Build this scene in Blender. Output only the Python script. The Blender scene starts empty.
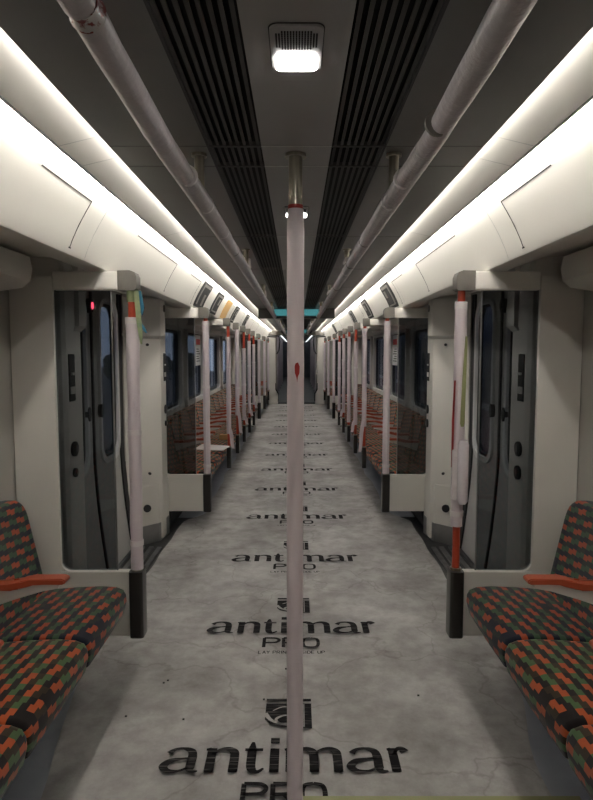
import bpy, bmesh, math, random
from math import pi, sin, cos
from mathutils import Vector, noise
random.seed(7)
scene = bpy.context.scene
COL = scene.collection
H = 1.51

# ------------------------------------------------------------ camera, world, exposure
cam_d = bpy.data.cameras.new('camera'); cam = bpy.data.objects.new('camera', cam_d); COL.objects.link(cam)
cam.location = (0, 0, H); cam.rotation_euler = (pi/2 - 0.080, 0, 0)
cam_d.sensor_fit = 'HORIZONTAL'; cam_d.sensor_width = 36.0; cam_d.lens = 600/593*36.0
cam_d.shift_x = 0.0; cam_d.clip_start = 0.02; cam_d.clip_end = 400
scene.camera = cam
scene.view_settings.view_transform = 'Standard'; scene.view_settings.look = 'None'
scene.view_settings.gamma = 1.0; scene.view_settings.use_curve_mapping = False
scene.view_settings.exposure = 1.78
COVE = 4.3      # strength of the cove strips
LAMP = 11.0      # strength of the ceiling lamps
world = bpy.data.worlds.new('dusk'); scene.world = world; world.use_nodes = True
wn = world.node_tree; wn.nodes.clear()
wo = wn.nodes.new('ShaderNodeOutputWorld'); wb = wn.nodes.new('ShaderNodeBackground')
wr = wn.nodes.new('ShaderNodeValToRGB'); wx = wn.nodes.new('ShaderNodeSeparateXYZ'); wt = wn.nodes.new('ShaderNodeTexCoord')
wn.links.new(wt.outputs['Generated'], wx.inputs[0]); wn.links.new(wx.outputs['Z'], wr.inputs[0])
wr.color_ramp.elements[0].position = 0.0; wr.color_ramp.elements[0].color = (.19, .225, .29, 1)
wr.color_ramp.elements[1].position = 0.6; wr.color_ramp.elements[1].color = (.09, .125, .20, 1)
wn.links.new(wr.outputs[0], wb.inputs[0]); wb.inputs[1].default_value = .55
wn.links.new(wb.outputs[0], wo.inputs[0])

# ------------------------------------------------------------ materials
def mat(name, col, rough=.5, metal=0, spec=.5, emis=None, es=0, coat=0):
    m = bpy.data.materials.new(name); m.use_nodes = True
    b = m.node_tree.nodes['Principled BSDF']
    b.inputs['Base Color'].default_value = (*col, 1); b.inputs['Roughness'].default_value = rough
    b.inputs['Metallic'].default_value = metal; b.inputs['Specular IOR Level'].default_value = spec
    if coat: b.inputs['Coat Weight'].default_value = coat
    if emis: b.inputs['Emission Color'].default_value = (*emis, 1); b.inputs['Emission Strength'].default_value = es
    return m
def N(m, t, **k):
    n = m.node_tree.nodes.new(t)
    for a, v in k.items(): setattr(n, a, v)
    return n
def L(m, a, b): m.node_tree.links.new(a, b)
def noisy(name, c1, c2, scale=5, rough=.5, bump=0, bscale=40, metal=0, spec=.5, detail=6, lo=.3, hi=.7, stretch=None):
    m = mat(name, c1, rough, metal, spec); b = m.node_tree.nodes['Principled BSDF']
    tc = N(m, 'ShaderNodeTexCoord'); mp = N(m, 'ShaderNodeMapping'); L(m, tc.outputs['Object'], mp.inputs[0])
    if stretch: mp.inputs['Scale'].default_value = stretch
    n = N(m, 'ShaderNodeTexNoise'); n.inputs['Scale'].default_value = scale; n.inputs['Detail'].default_value = detail
    L(m, mp.outputs[0], n.inputs['Vector'])
    r = N(m, 'ShaderNodeValToRGB'); r.color_ramp.elements[0].position = lo; r.color_ramp.elements[1].position = hi
    r.color_ramp.elements[0].color = (*c1, 1); r.color_ramp.elements[1].color = (*c2, 1)
    L(m, n.outputs[0], r.inputs[0]); L(m, r.outputs[0], b.inputs['Base Color'])
    if bump:
        n2 = N(m, 'ShaderNodeTexNoise'); n2.inputs['Scale'].default_value = bscale; n2.inputs['Detail'].default_value = 4
        L(m, mp.outputs[0], n2.inputs['Vector'])
        bp = N(m, 'ShaderNodeBump'); bp.inputs['Strength'].default_value = bump; bp.inputs['Distance'].default_value = .01
        L(m, n2.outputs[0], bp.inputs['Height']); L(m, bp.outputs[0], b.inputs['Normal'])
    return m
M = {}
M['white'] = noisy('offwhite_panel', (.58, .558, .515), (.62, .598, .553), 3, .38, .05, 500)
M['cove'] = noisy('cove_panel', (.64, .62, .57), (.67, .65, .60), 2, .42)
M['wall'] = noisy('wall_panel', (.33, .315, .285), (.36, .34, .31), 3, .45)
M['ceil'] = noisy('ceiling_panel', (.22, .212, .208), (.245, .236, .232), 4, .42)
M['ceilside'] = noisy('ceiling_side_panel', (.088, .087, .083), (.105, .103, .098), 4, .33)
M['cap'] = noisy('taupe_cap', (.12, .11, .095), (.16, .148, .13), 12, .5)
M['black'] = mat('black_rubber', (.008, .008, .009), .55)
M['slat'] = mat('dark_slat', (.075, .072, .07), .7, spec=.2)
M['void'] = mat('dark_void', (.006, .006, .006), .9)
M['seam'] = mat('seam_line', (.02, .02, .02), .8)
M['greyseam'] = mat('ceiling_seam', (.42, .42, .40), .5)
M['foot'] = mat('dark_bronze_cover', (.022, .019, .017), .3)
M['steel'] = noisy('brushed_steel', (.22, .20, .165), (.34, .31, .25), 3, .28, metal=1, stretch=(30, 30, 1))
M['kick'] = noisy('grey_kick_plate', (.20, .20, .20), (.26, .26, .26), 6, .35, metal=.6)
M['orange'] = mat('orange_red_paint', (.36, .042, .016), .35)
M['red'] = mat('dark_red_paint', (.30, .015, .012), .45)
M['arm'] = mat('orange_armrest', (.32, .06, .025), .4)
M['armbody'] = mat('grey_armrest_body', (.46, .44, .41), .45)
M['lamp'] = mat('lamp_diffuser', (1, 1, 1), .5, emis=(1, .97, .93), es=LAMP)
M['strip'] = mat('cove_light_strip', (1, 1, 1), .5, emis=(1, .96, .90), es=COVE)
M['strip2'] = mat('wall_light_strip', (1, 1, 1), .5, emis=(1, .96, .90), es=COVE*3.7)
M['addedglow'] = mat('next_car_added_glow', (1, 1, 1), .5, emis=(.9, .95, 1), es=.7)
M['sideseam'] = mat('side_panel_joint', (.07, .068, .065), .5)
M['torn'] = noisy('torn_foil', (.16, .012, .01), (.42, .41, .40), 60, .35, lo=.45, hi=.5)
M['teal'] = mat('teal_screen', (.02, .08, .09), .4, emis=(.10, .42, .45), es=.14)
M['led'] = mat('red_led', (.3, .01, .02), .4, emis=(1, .08, .14), es=1.6)
M['door'] = noisy('door_leaf', (.33, .325, .315), (.37, .365, .355), 3, .4)
M['doorrim'] = mat('door_window_rim', (.50, .50, .50), .35)
M['frame'] = noisy('window_surround', (.40, .39, .37), (.45, .44, .42), 4, .4)
M['foam_tape'] = noisy('white_tape', (.60, .55, .56), (.68, .64, .64), 30, .35)
M['bluetape'] = mat('blue_tape', (.01, .12, .20), .5)
M['greentape'] = noisy('yellow_green_tape', (.30, .32, .16), (.15, .22, .12), 25, .5)
M['olive'] = mat('olive_strip', (.26, .27, .12), .45)
M['darkfloor'] = noisy('black_floor', (.012, .012, .013), (.03, .03, .03), 20, .5)
M['sill'] = noisy('sill_metal', (.10, .10, .10), (.2, .2, .2), 14, .35, metal=.7)
M['card'] = noisy('white_card', (.55, .54, .52), (.65, .64, .62), 8, .6)
M['kraft'] = mat('tan_card', (.38, .22, .08), .6)
M['paperlabel'] = mat('notice_white', (.8, .8, .8), .5)
M['noticered'] = mat('notice_red', (.6, .03, .03), .5)
M['posterorange'] = mat('orange_film', (.62, .38, .13), .5)
M['ground'] = noisy('track_ballast', (.03, .034, .042), (.10, .11, .13), 3, .9)
M['railsteel'] = mat('rail_steel', (.25, .27, .3), .3, 1)
M['leaf'] = noisy('dark_foliage', (.02, .03, .03), (.05, .07, .065), 3, .9)
M['bark'] = mat('bark', (.02, .015, .012), .9)
M['trainblue'] = mat('dark_train_body', (.03, .035, .07), .4)
M['trainwhite'] = mat('white_band', (.45, .45, .5), .4)
M['trainmagenta'] = mat('magenta_door', (.16, .02, .07), .4)
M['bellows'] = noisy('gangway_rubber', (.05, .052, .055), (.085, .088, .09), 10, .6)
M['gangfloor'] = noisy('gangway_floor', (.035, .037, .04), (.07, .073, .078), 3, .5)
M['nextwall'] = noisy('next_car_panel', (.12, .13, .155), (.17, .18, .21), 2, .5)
M['tubing'] = mat('black_tubing', (.02, .02, .022), .35)

# foam / plastic wrap: lilac-white with fine wrinkles
def wrapmat(name, c1, c2):
    m = noisy(name, c1, c2, 9, .42, .35, 60, stretch=(1, 1, .25)); return m
M['wrap'] = wrapmat('plastic_wrap', (.56, .49, .525), (.64, .57, .60))
M['railwrap'] = wrapmat('rail_wrap', (.36, .33, .34), (.43, .40, .41))
M['sleeve'] = mat('clear_sleeve', (.66, .62, .66), .25)

# glass
def glass(name, tint, gloss=.08, rough=.02, facing=True):
    m = bpy.data.materials.new(name); m.use_nodes = True; nt = m.node_tree; nt.nodes.clear()
    o = nt.nodes.new('ShaderNodeOutputMaterial'); t = nt.nodes.new('ShaderNodeBsdfTransparent'); t.inputs[0].default_value = (*tint, 1)
    g = nt.nodes.new('ShaderNodeBsdfGlossy'); g.inputs['Roughness'].default_value = rough; g.inputs[0].default_value = (.9, .95, 1, 1)
    fr = nt.nodes.new('ShaderNodeFresnel'); fr.inputs[0].default_value = 1.45
    ge = nt.nodes.new('ShaderNodeNewGeometry'); iv = nt.nodes.new('ShaderNodeMath'); iv.operation = 'SUBTRACT'; iv.inputs[0].default_value = 1
    nt.links.new(ge.outputs['Backfacing'], iv.inputs[1]); ml = nt.nodes.new('ShaderNodeMath'); ml.operation = 'MULTIPLY'
    nt.links.new(iv.outputs[0], ml.inputs[0]); nt.links.new(fr.outputs[0], ml.inputs[1])
    mx = nt.nodes.new('ShaderNodeMixShader'); nt.links.new(ml.outputs[0], mx.inputs[0])
    nt.links.new(t.outputs[0], mx.inputs[1]); nt.links.new(g.outputs[0], mx.inputs[2]); nt.links.new(mx.outputs[0], o.inputs[0])
    return m
M['tint'] = glass('tinted_screen_glass', (.50, .515, .525))
M['pane'] = glass('window_glass', (.88, .90, .93))

# floor paper
def papermat():
    m = mat('floor_paper', (.30, .28, .26), .7, spec=.3); nt = m.node_tree; b = nt.nodes['Principled BSDF']
    tc = N(m, 'ShaderNodeTexCoord')
    n1 = N(m, 'ShaderNodeTexNoise'); n1.inputs['Scale'].default_value = 1.7; n1.inputs['Detail'].default_value = 9; n1.inputs['Roughness'].default_value = .62
    n2 = N(m, 'ShaderNodeTexNoise'); n2.inputs['Scale'].default_value = 9; n2.inputs['Detail'].default_value = 8; n2.inputs['Roughness'].default_value = .7
    for n in (n1, n2): L(m, tc.outputs['Object'], n.inputs['Vector'])
    r1 = N(m, 'ShaderNodeValToRGB'); r1.color_ramp.elements[0].position = .34; r1.color_ramp.elements[1].position = .64
    r1.color_ramp.elements[0].color = (.27, .257, .25, 1); r1.color_ramp.elements[1].color = (.47, .458, .45, 1)
    r2 = N(m, 'ShaderNodeValToRGB'); r2.color_ramp.elements[0].position = .32; r2.color_ramp.elements[1].position = .62
    r2.color_ramp.elements[0].color = (.62, .605, .59, 1); r2.color_ramp.elements[1].color = (1, 1, 1, 1)
    L(m, n1.outputs[0], r1.inputs[0]); L(m, n2.outputs[0], r2.inputs[0])
    mx = N(m, 'ShaderNodeMix', data_type='RGBA', blend_type='MULTIPLY'); mx.inputs[0].default_value = .8
    L(m, r1.outputs[0], mx.inputs[6]); L(m, r2.outputs[0], mx.inputs[7])
    # thin crease lines
    v = N(m, 'ShaderNodeTexVoronoi', feature='DISTANCE_TO_EDGE'); v.inputs['Scale'].default_value = 1.3
    n3 = N(m, 'ShaderNodeTexNoise'); n3.inputs['Scale'].default_value = 2.2; n3.inputs['Detail'].default_value = 5
    L(m, tc.outputs['Object'], n3.inputs['Vector'])
    ad = N(m, 'ShaderNodeMix', data_type='RGBA', blend_type='LINEAR_LIGHT'); ad.inputs[0].default_value = .35
    L(m, tc.outputs['Object'], ad.inputs[6]); L(m, n3.outputs['Color'], ad.inputs[7]); L(m, ad.outputs[2], v.inputs['Vector'])
    r3 = N(m, 'ShaderNodeValToRGB'); r3.color_ramp.elements[0].position = .0; r3.color_ramp.elements[1].position = .012
    r3.color_ramp.elements[0].color = (.62, .6, .58, 1); r3.color_ramp.elements[1].color = (1, 1, 1, 1)
    L(m, v.outputs['Distance'], r3.inputs[0])
    m2 = N(m, 'ShaderNodeMix', data_type='RGBA', blend_type='MULTIPLY'); m2.inputs[0].default_value = .55
    L(m, mx.outputs[2], m2.inputs[6]); L(m, r3.outputs[0], m2.inputs[7]); L(m, m2.outputs[2], b.inputs['Base Color'])
    bp = N(m, 'ShaderNodeBump'); bp.inputs['Strength'].default_value = .5; bp.inputs['Distance'].default_value = .012
    n4 = N(m, 'ShaderNodeTexNoise'); n4.inputs['Scale'].default_value = 4.5; n4.inputs['Detail'].default_value = 5; L(m, tc.outputs['Object'], n4.inputs['Vector'])
    L(m, n4.outputs[0], bp.inputs['Height']); L(m, bp.outputs[0], b.inputs['Normal'])
    return m
M['paper'] = papermat()
M['film'] = noisy('blue_grey_film', (.25, .27, .32), (.36, .38, .43), 3, .4, .7, 5)
def inkmat():
    m = mat('worn_ink', (.03, .03, .03), .9, spec=.08); b = m.node_tree.nodes['Principled BSDF']
    tc = N(m, 'ShaderNodeTexCoord'); mp = N(m, 'ShaderNodeMapping'); mp.inputs['Scale'].default_value = (6, 110, 1)
    L(m, tc.outputs['Object'], mp.inputs[0]); n = N(m, 'ShaderNodeTexNoise'); n.inputs['Scale'].default_value = 1; n.inputs['Detail'].default_value = 3
    L(m, mp.outputs[0], n.inputs['Vector']); r = N(m, 'ShaderNodeValToRGB')
    r.color_ramp.elements[0].position = .54; r.color_ramp.elements[1].position = .74
    r.color_ramp.elements[0].color = (.016, .015, .016, 1); r.color_ramp.elements[1].color = (.15, .14, .135, 1)
    L(m, n.outputs[0], r.inputs[0]); L(m, r.outputs[0], b.inputs['Base Color']); return m
M['ink'] = inkmat()

# moquette: staggered two-step blocks
def moquette(name, ground, org, grn, brn):
    m = mat(name, ground, .9, spec=.2); b = m.node_tree.nodes['Principled BSDF']; b.inputs['Sheen Weight'].default_value = .15
    uv = N(m, 'ShaderNodeUVMap'); sp = N(m, 'ShaderNodeSeparateXYZ'); L(m, uv.outputs[0], sp.inputs[0])
    def math(op, a, bb=None):
        n = N(m, 'ShaderNodeMath', operation=op)
        for i, v in enumerate((a, bb)):
            if v is None: continue
            if isinstance(v, (int, float)): n.inputs[i].default_value = v
            else: L(m, v, n.inputs[i])
        return n.outputs[0]
    w, h = .0235, .031                   # block width / row height
    v = math('DIVIDE', math('ADD', sp.outputs['X'], 2.23), h); row = math('FLOOR', v)
    sh = math('MULTIPLY', row, .42)
    u = None
    # pair of rows shares the id, second row slides half a block
    pair = math('FLOOR', math('DIVIDE', row, 2.0))
    u2 = math('ADD', math('DIVIDE', math('ADD', sp.outputs['Y'], 1.37), w), math('ADD', math('MULTIPLY', pair, .37), math('MULTIPLY', math('SUBTRACT', row, math('MULTIPLY', pair, 2.0)), .38)))
    cell = math('FLOOR', u2)
    # regular colour sequence with a step per row pair, slightly perturbed
    cx = N(m, 'ShaderNodeCombineXYZ'); L(m, cell, cx.inputs[0]); L(m, pair, cx.inputs[1])
    wnn = N(m, 'ShaderNodeTexWhiteNoise', noise_dimensions='2D'); L(m, cx.outputs[0], wnn.inputs[0])
    seq = math('ADD', math('MULTIPLY', cell, 1.0), math('MULTIPLY', pair, 2.0))
    k = math('ADD', math('MODULO', math('ADD', seq, 4000.0), 4.0), math('MULTIPLY', math('SUBTRACT', wnn.outputs[0], .5), .72))
    t = math('DIVIDE', math('ADD', k, 1.0), 5.0)
    r = N(m, 'ShaderNodeValToRGB'); cr = r.color_ramp; cr.interpolation = 'CONSTANT'
    cr.elements[0].position = 0; cr.elements[0].color = (*org, 1)
    cr.elements[1].position = .265; cr.elements[1].color = (*ground, 1)
    for p, c in ((.52, grn), (.66, ground), (.74, brn), (.84, ground)):
        e = cr.elements.new(p); e.color = (*c, 1)
    L(m, t, r.inputs[0])
    # a few thin pin-stripes
    wv = math('FRACT', math('DIVIDE', sp.outputs['Y'], .0029))
    st = math('GREATER_THAN', wv, .55)
    mx = N(m, 'ShaderNodeMix', data_type='RGBA', blend_type='MULTIPLY'); L(m, math('MULTIPLY', st, .35), mx.inputs[0]); L(m, r.outputs[0], mx.inputs[6]); mx.inputs[7].default_value = (.45, .45, .4, 1)
    L(m, mx.outputs[2], b.inputs['Base Color'])
    return m
M['moq'] = moquette('brown_moquette', (.010, .007, .008), (.40, .078, .022), (.062, .12, .05), (.034, .023, .012))
M['moqnavy'] = moquette('navy_moquette', (.010, .013, .024), (.33, .06, .022), (.04, .085, .045), (.020, .026, .024))
M['seatbase'] = mat('seat_base', (.03, .03, .032), .6)

# ------------------------------------------------------------ mesh helpers
class MB:
    def __init__(s): s.bm = bmesh.new(); s.uv = None
    def poly(s, pts):
        vs = [s.bm.verts.new(p) for p in pts]; return s.bm.faces.new(vs)
    def box(s, x0, x1, y0, y1, z0, z1, bev=0):
        if x0 > x1: x0, x1 = x1, x0
        b = bmesh.new()
        r = bmesh.ops.create_cube(b, size=1)
        for v in b.verts: v.co = Vector((x0+(v.co.x+.5)*(x1-x0), y0+(v.co.y+.5)*(y1-y0), z0+(v.co.z+.5)*(z1-z0)))
        if bev: bmesh.ops.bevel(b, geom=b.edges[:], offset=bev, segments=3, profile=.6, affect='EDGES')
        s.merge(b); return s
    def merge(s, b):
        m = {}
        for v in b.verts: m[v] = s.bm.verts.new(v.co)
        for f in b.faces:
            try: s.bm.faces.new([m[v] for v in f.verts])
            except ValueError: pass
        b.free()
    def _map(s, axis, p, t):
        return (t, p[0], p[1]) if axis == 'x' else (p[0], t, p[1]) if axis == 'y' else (p[0], p[1], t)
    def prism(s, poly, axis, a, b):
        A = [s.bm.verts.new(s._map(axis, p, a)) for p in poly]; B = [s.bm.verts.new(s._map(axis, p, b)) for p in poly]
        n = len(poly); s.bm.faces.new(A[::-1]); s.bm.faces.new(B)
        for i in range(n): s.bm.faces.new([A[i], A[(i+1) % n], B[(i+1) % n], B[i]])
        return s
    def ring(s, outer, inner, axis, a, b):
        n = len(outer); R = [[s.bm.verts.new(s._map(axis, p, t)) for p in P] for P, t in ((outer, a), (inner, a), (inner, b), (outer, b))]
        for k in range(4):
            P, Q = R[k], R[(k+1) % 4]
            for i in range(n): s.bm.faces.new([P[i], P[(i+1) % n], Q[(i+1) % n], Q[i]])
        return s
    def loft(s, rings, cap=True, closed=True):
        R = [[s.bm.verts.new(p) for p in r] for r in rings]; n = len(R[0])
        for a, b in zip(R, R[1:]):
            for i in range(n if closed else n-1): s.bm.faces.new([a[i], a[(i+1) % n], b[(i+1) % n], b[i]])
        if cap: s.bm.faces.new(R[0][::-1]); s.bm.faces.new(R[-1])
        return s
    def tube(s, pts, rad, n=12, cap=True):
        pts = [Vector(p) for p in pts]; rings = []
        for i, p in enumerate(pts):
            d = (pts[min(i+1, len(pts)-1)] - pts[max(i-1, 0)]).normalized()
            up = Vector((0, 0, 1)) if abs(d.z) < .9 else Vector((0, 1, 0))
            a = d.cross(up).normalized(); c = d.cross(a)
            r = rad[i] if isinstance(rad, (list, tuple)) else rad
            rings.append([p + r*(cos(2*pi*k/n)*a + sin(2*pi*k/n)*c) for k in range(n)])
        return s.loft(rings, cap)
    def cyl(s, x, y, z0, z1, r, n=20): return s.tube([(x, y, z0), (x, y, z1)], r, n)
    def build(s, name, m, parent=None, smooth=False, loc=None):
        bmesh.ops.recalc_face_normals(s.bm, faces=s.bm.faces[:])
        me = bpy.data.meshes.new(name); s.bm.to_mesh(me); s.bm.free()
        me.materials.append(M[m])
        if smooth:
            for p in me.polygons: p.use_smooth = True
            me.set_sharp_from_angle(angle=math.radians(38 if smooth is True else smooth))
        o = bpy.data.objects.new(name, me); COL.objects.link(o)
        if parent is not None: o.parent = parent
        return o
def rrect(a0, a1, b0, b1, r, n=6, radii=None):
    """rounded rectangle outline; radii = (a0b0, a1b0, a1b1, a0b1)"""
    R = radii or (r, r, r, r); P = []
    for (ca, cb, st, q) in ((a0, b0, pi, 0), (a1, b0, 1.5*pi, 1), (a1, b1, 0, 2), (a0, b1, .5*pi, 3)):
        rr = R[q]; x = ca + (rr if ca == a0 else -rr); y = cb + (rr if cb == b0 else -rr)
        for k in range(n+1):
            t = st + .5*pi*k/n; P.append((x + rr*cos(t), y + rr*sin(t)))
    return P
def tag(o, label=None, cat=None, group=None, kind=None):
    if label: o['label'] = label
    if cat: o['category'] = cat
    if group: o['group'] = group
    if kind: o['kind'] = kind
    return o
def empty(name, loc, label, cat, group=None):
    o = bpy.data.objects.new(name, None); COL.objects.link(o); o.location = loc; o.empty_display_size = .1
    return tag(o, label, cat, group)
def reloc(root):
    """children were built in world coordinates: keep them there under the empty"""
    for c in list(root.children):
        if c.matrix_parent_inverse == c.matrix_parent_inverse.Identity(4):
            off = root.location
            c.data = c.data
            c.data.transform(__import__('mathutils').Matrix.Translation(-Vector(off)))
            for g in c.children: g.data.transform(__import__('mathutils').Matrix.Translation(-Vector(off)))
def struct(mb, name, m, parent=None, smooth=False):
    o = mb.build(name, m, parent, smooth)
    if parent is None: o['kind'] = 'structure'
    return o
ORD = ['first', 'second', 'third', 'fourth', 'fifth', 'sixth', 'seventh', 'eighth', 'ninth', 'tenth', 'eleventh', 'twelfth', 'thirteenth', 'fourteenth', 'fifteenth', 'sixteenth']
SD = {-1: 'left', 1: 'right'}

# ------------------------------------------------------------ longitudinal layout
Y0, YE = -2.6, 17.35                      # car ends
CZ = 2.11                                 # ceiling height
DOORS = [(3.22, 3.86, 4.50), (12.35, 12.99, 13.63)]
WINS = [(5.40, 6.62), (7.00, 8.16), (8.72, 9.86), (10.32, 11.45), (14.55, 15.6), (15.95, 16.9)]
WZ = (.93, 1.74)
DZ = (.02, 1.93)

# ------------------------------------------------------------ floor and its covering
struct(MB().box(-1.36, 1.36, Y0, YE+.2, -.08, 0), 'floor', 'darkfloor')
def sheet(x0, x1, y0, y1, z, nx, ny, amp, seed, rag=.0, thick=.002, widen=None):
    mb = MB(); bm = mb.bm; top = []
    for j in range(ny+1):
        row = []
        for i in range(nx+1):
            x = x0 + (x1-x0)*i/nx; y = y0 + (y1-y0)*j/ny
            e = rag*noise.noise(Vector((seed, y*2.1, 0)))
            if widen: x *= widen(y)
            if i in (0, nx): x += e
            if j in (0, ny): y += rag*2*noise.noise(Vector((x*3, seed, 4)))
            w = amp*max(0, noise.noise(Vector((x*2.2+seed, y*2.2, 0)))*1.2 + .5*noise.noise(Vector((x*6, y*6, seed))) + .1)
            if i == 0 or i == nx or j == 0 or j == ny: w *= .2
            row.append((x, y, z + w))
        top.append(row)
    V = [[bm.verts.new(p) for p in r] for r in top]; B = [[bm.verts.new((p[0], p[1], z-thick)) for p in r] for r in top]
    for j in range(ny):
        for i in range(nx):
            bm.faces.new([V[j][i], V[j][i+1], V[j+1][i+1], V[j+1][i]]); bm.faces.new([B[j][i], B[j+1][i], B[j+1][i+1], B[j][i+1]])
    for j in range(ny):
        bm.faces.new([V[j][0], V[j+1][0], B[j+1][0], B[j][0]]); bm.faces.new([V[j][nx], B[j][nx], B[j+1][nx], V[j+1][nx]])
    for i in range(nx):
        bm.faces.new([V[0][i], B[0][i], B[0][i+1], V[0][i+1]]); bm.faces.new([V[ny][i], V[ny][i+1], B[ny][i+1], B[ny][i]])
    return mb
for (a, b, where) in ((Y0+.05, 2.76, 'in front of the near seats'), (5.38, 11.95, 'along the long middle run of seats'), (14.0, 17.3, 'in the farthest seating bay')):
    o = sheet(-1.08, 1.08, a, b, .004, 16, int((b-a)*8), .004, a, .02).build('plastic_film', 'film', smooth=True)
    tag(o, 'blue-grey wrinkled plastic film on the floor ' + where, 'floor film')
def widen(y):
    k = 0
    for a, b in ((1.85, 5.5), (11.85, 14.1)):
        t = min((y-a)/.9, (b-y)/.3); k = max(k, min(1, max(0, t)))
    return 1 + .17*k*k*(3-2*k)
paper = sheet(-.86, .86, Y0+.1, 17.2, .013, 30, 330, .007, 3.3, .03, widen=widen).build('floor_paper', 'paper', smooth=True)
tag(paper, 'long scuffed beige protective paper printed with black lettering down the aisle', 'floor covering')
tp = MB().box(.01, .95, 1.865, 1.903, .020, .0225).build('floor_tape', 'olive')
tag(tp, 'thin olive-yellow tape strip across the paper at the bottom edge of view', 'tape')

# lettering ------------------------------------------------------------
def ribbon(mb, pts, ws, ox, oy, sx, sy, z, sub=5):
    # catmull-rom ribbon with varying width
    P = [Vector((p[0], p[1])) for p in pts]; n = len(P); Q = []; W = []
    if n > 2:
        for i in range(n-1):
            p0, p1, p2, p3 = P[max(i-1, 0)], P[i], P[i+1], P[min(i+2, n-1)]
            for k in range(sub):
                t = k/sub; Q.append(.5*((2*p1)+(-p0+p2)*t+(2*p0-5*p1+4*p2-p3)*t*t+(-p0+3*p1-3*p2+p3)*t**3)); W.append(ws[i]*(1-t)+ws[i+1]*t)
        Q.append(P[-1]); W.append(ws[-1])
    else: Q, W = P, ws
    L_, R_ = [], []
    for i, q in enumerate(Q):
        d = (Q[min(i+1, len(Q)-1)] - Q[max(i-1, 0)]); d = Vector((d.x*sx, d.y*sy)); d.normalize(); nn = Vector((-d.y, d.x))
        c = Vector((ox+q.x*sx, oy+q.y*sy)); L_.append(c+nn*W[i]/2); R_.append(c-nn*W[i]/2)
    A = [mb.bm.verts.new((v.x, v.y, z)) for v in L_]; B = [mb.bm.verts.new((v.x, v.y, z)) for v in R_]
    for i in range(len(A)-1): mb.bm.faces.new([A[i], B[i], B[i+1], A[i+1]])
def glyph(mb, ch, ox, oy, w, h, T, t, z):
    """T thick stroke, t thin stroke, widths in metres; w,h cell size"""
    r = lambda pts, ws: ribbon(mb, pts, ws, ox, oy, w, h, z)
    if ch == 'a':
        r([(.12, .78), (.25, .95), (.5, 1.0), (.72, .88), (.78, .62), (.78, .15), (.86, .02), (1.0, .03)], [T*.8, t*1.3, t*1.2, T*.9, T, T, t*1.5, t*.6])
        r([(.76, .58), (.5, .54), (.2, .44), (.06, .22), (.2, .03), (.5, .03), (.76, .2)], [t, t, T*.8, T, T*.7, t, t])
    elif ch == 'n':
        r([(.0, .95), (.14, .97)], [t, t*1.6]); r([(.18, 1.02), (.18, 0)], [T, T])
        r([(.2, .72), (.38, .92), (.62, .98), (.82, .86), (.86, .6), (.86, .0)], [t, t*1.2, T*.7, T, T, T])
        for x in (.18, .86): r([(x-.12, .02), (x+.12, .02)], [t*.8, t*.8])
    elif ch == 't':
        r([(.38, 1.3), (.36, .9), (.36, .25), (.48, .04), (.72, .0), (.98, .14)], [t*.8, T, T, T*.9, t*1.4, t*.7]); r([(.0, .95), (.9, .95)], [t*1.3, t*1.3])
    elif ch == 'i':
        r([(.5, 1.0), (.5, 0)], [T, T]); r([(.5, 1.5), (.5, 1.24)], [T, T]); r([(.2, .96), (.5, .96)], [t, t]); r([(.15, .02), (.85, .02)], [t*.8, t*.8])
    elif ch == 'm':
        r([(.0, .95), (.08, .97)], [t, t*1.5]); r([(.1, 1.02), (.1, 0)], [T, T])
        for x in (.1, .5):
            r([(x+.01, .72), (x+.12, .92), (x+.27, .98), (x+.38, .86), (x+.4, .6), (x+.4, .0)], [t, t*1.2, T*.7, T, T, T])
        for x in (.1, .5, .9): r([(x-.07, .02), (x+.07, .02)], [t*.8, t*.8])
    elif ch == 'r':
        r([(.0, .95), (.22, .97)], [t, t*1.6]); r([(.3, 1.02), (.3, 0)], [T, T]); r([(.32, .7), (.55, .95), (.8, .98), (1.0, .84)], [t, t*1.3, T*.9, T*1.1])
        r([(.1, .02), (.5, .02)], [t*.8, t*.8])
CAPS = {'P': [[(0, 0), (0, 1)], [(0, 1), (.75, .97), (.98, .76), (.75, .52), (0, .48)]],
        'R': [[(0, 0), (0, 1)], [(0, 1), (.75, .97), (.98, .76), (.75, .52), (0, .48)], [(.5, .48), (1, 0)]],
        'O': [[(.5, 1), (.1, .9), (0, .5), (.1, .1), (.5, 0), (.9, .1), (1, .5), (.9, .9), (.5, 1)]],
        'L': [[(0, 1), (0, 0)], [(0, 0), (.9, 0)]], 'A': [[(0, 0), (.5, 1)], [(.5, 1), (1, 0)], [(.2, .35), (.8, .35)]],
        'Y': [[(0, 1), (.5, .5)], [(1, 1), (.5, .5)], [(.5, .5), (.5, 0)]], 'I': [[(.5, 0), (.5, 1)]],
        'N': [[(0, 0), (0, 1)], [(0, 1), (1, 0)], [(1, 0), (1, 1)]], 'T': [[(0, 1), (1, 1)], [(.5, 1), (.5, 0)]],
        'E': [[(0, 0), (0, 1)], [(0, 1), (.9, 1)], [(0, .5), (.8, .5)], [(0, 0), (.9, 0)]],
        'D': [[(0, 0), (0, 1)], [(0, 1), (.7, .92), (1, .5), (.7, .08), (0, 0)]],
        'S': [[(.95, .85), (.5, 1), (.05, .8), (.3, .55), (.75, .42), (.95, .2), (.5, 0), (.03, .14)]],
        'U': [[(0, 1), (0, .3), (.5, 0), (1, .3), (1, 1)]]}
def caps(mb, text, ox, oy, w, gap, h, t, z):
    for ch in text:
        if ch == ' ': ox += w*.8; continue
        ww = w*.3 if ch == 'I' else w
        for st in CAPS[ch]: ribbon(mb, st, [t]*len(st), ox, oy, ww, h, z)
        ox += ww + gap
U = .89/535
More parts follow.
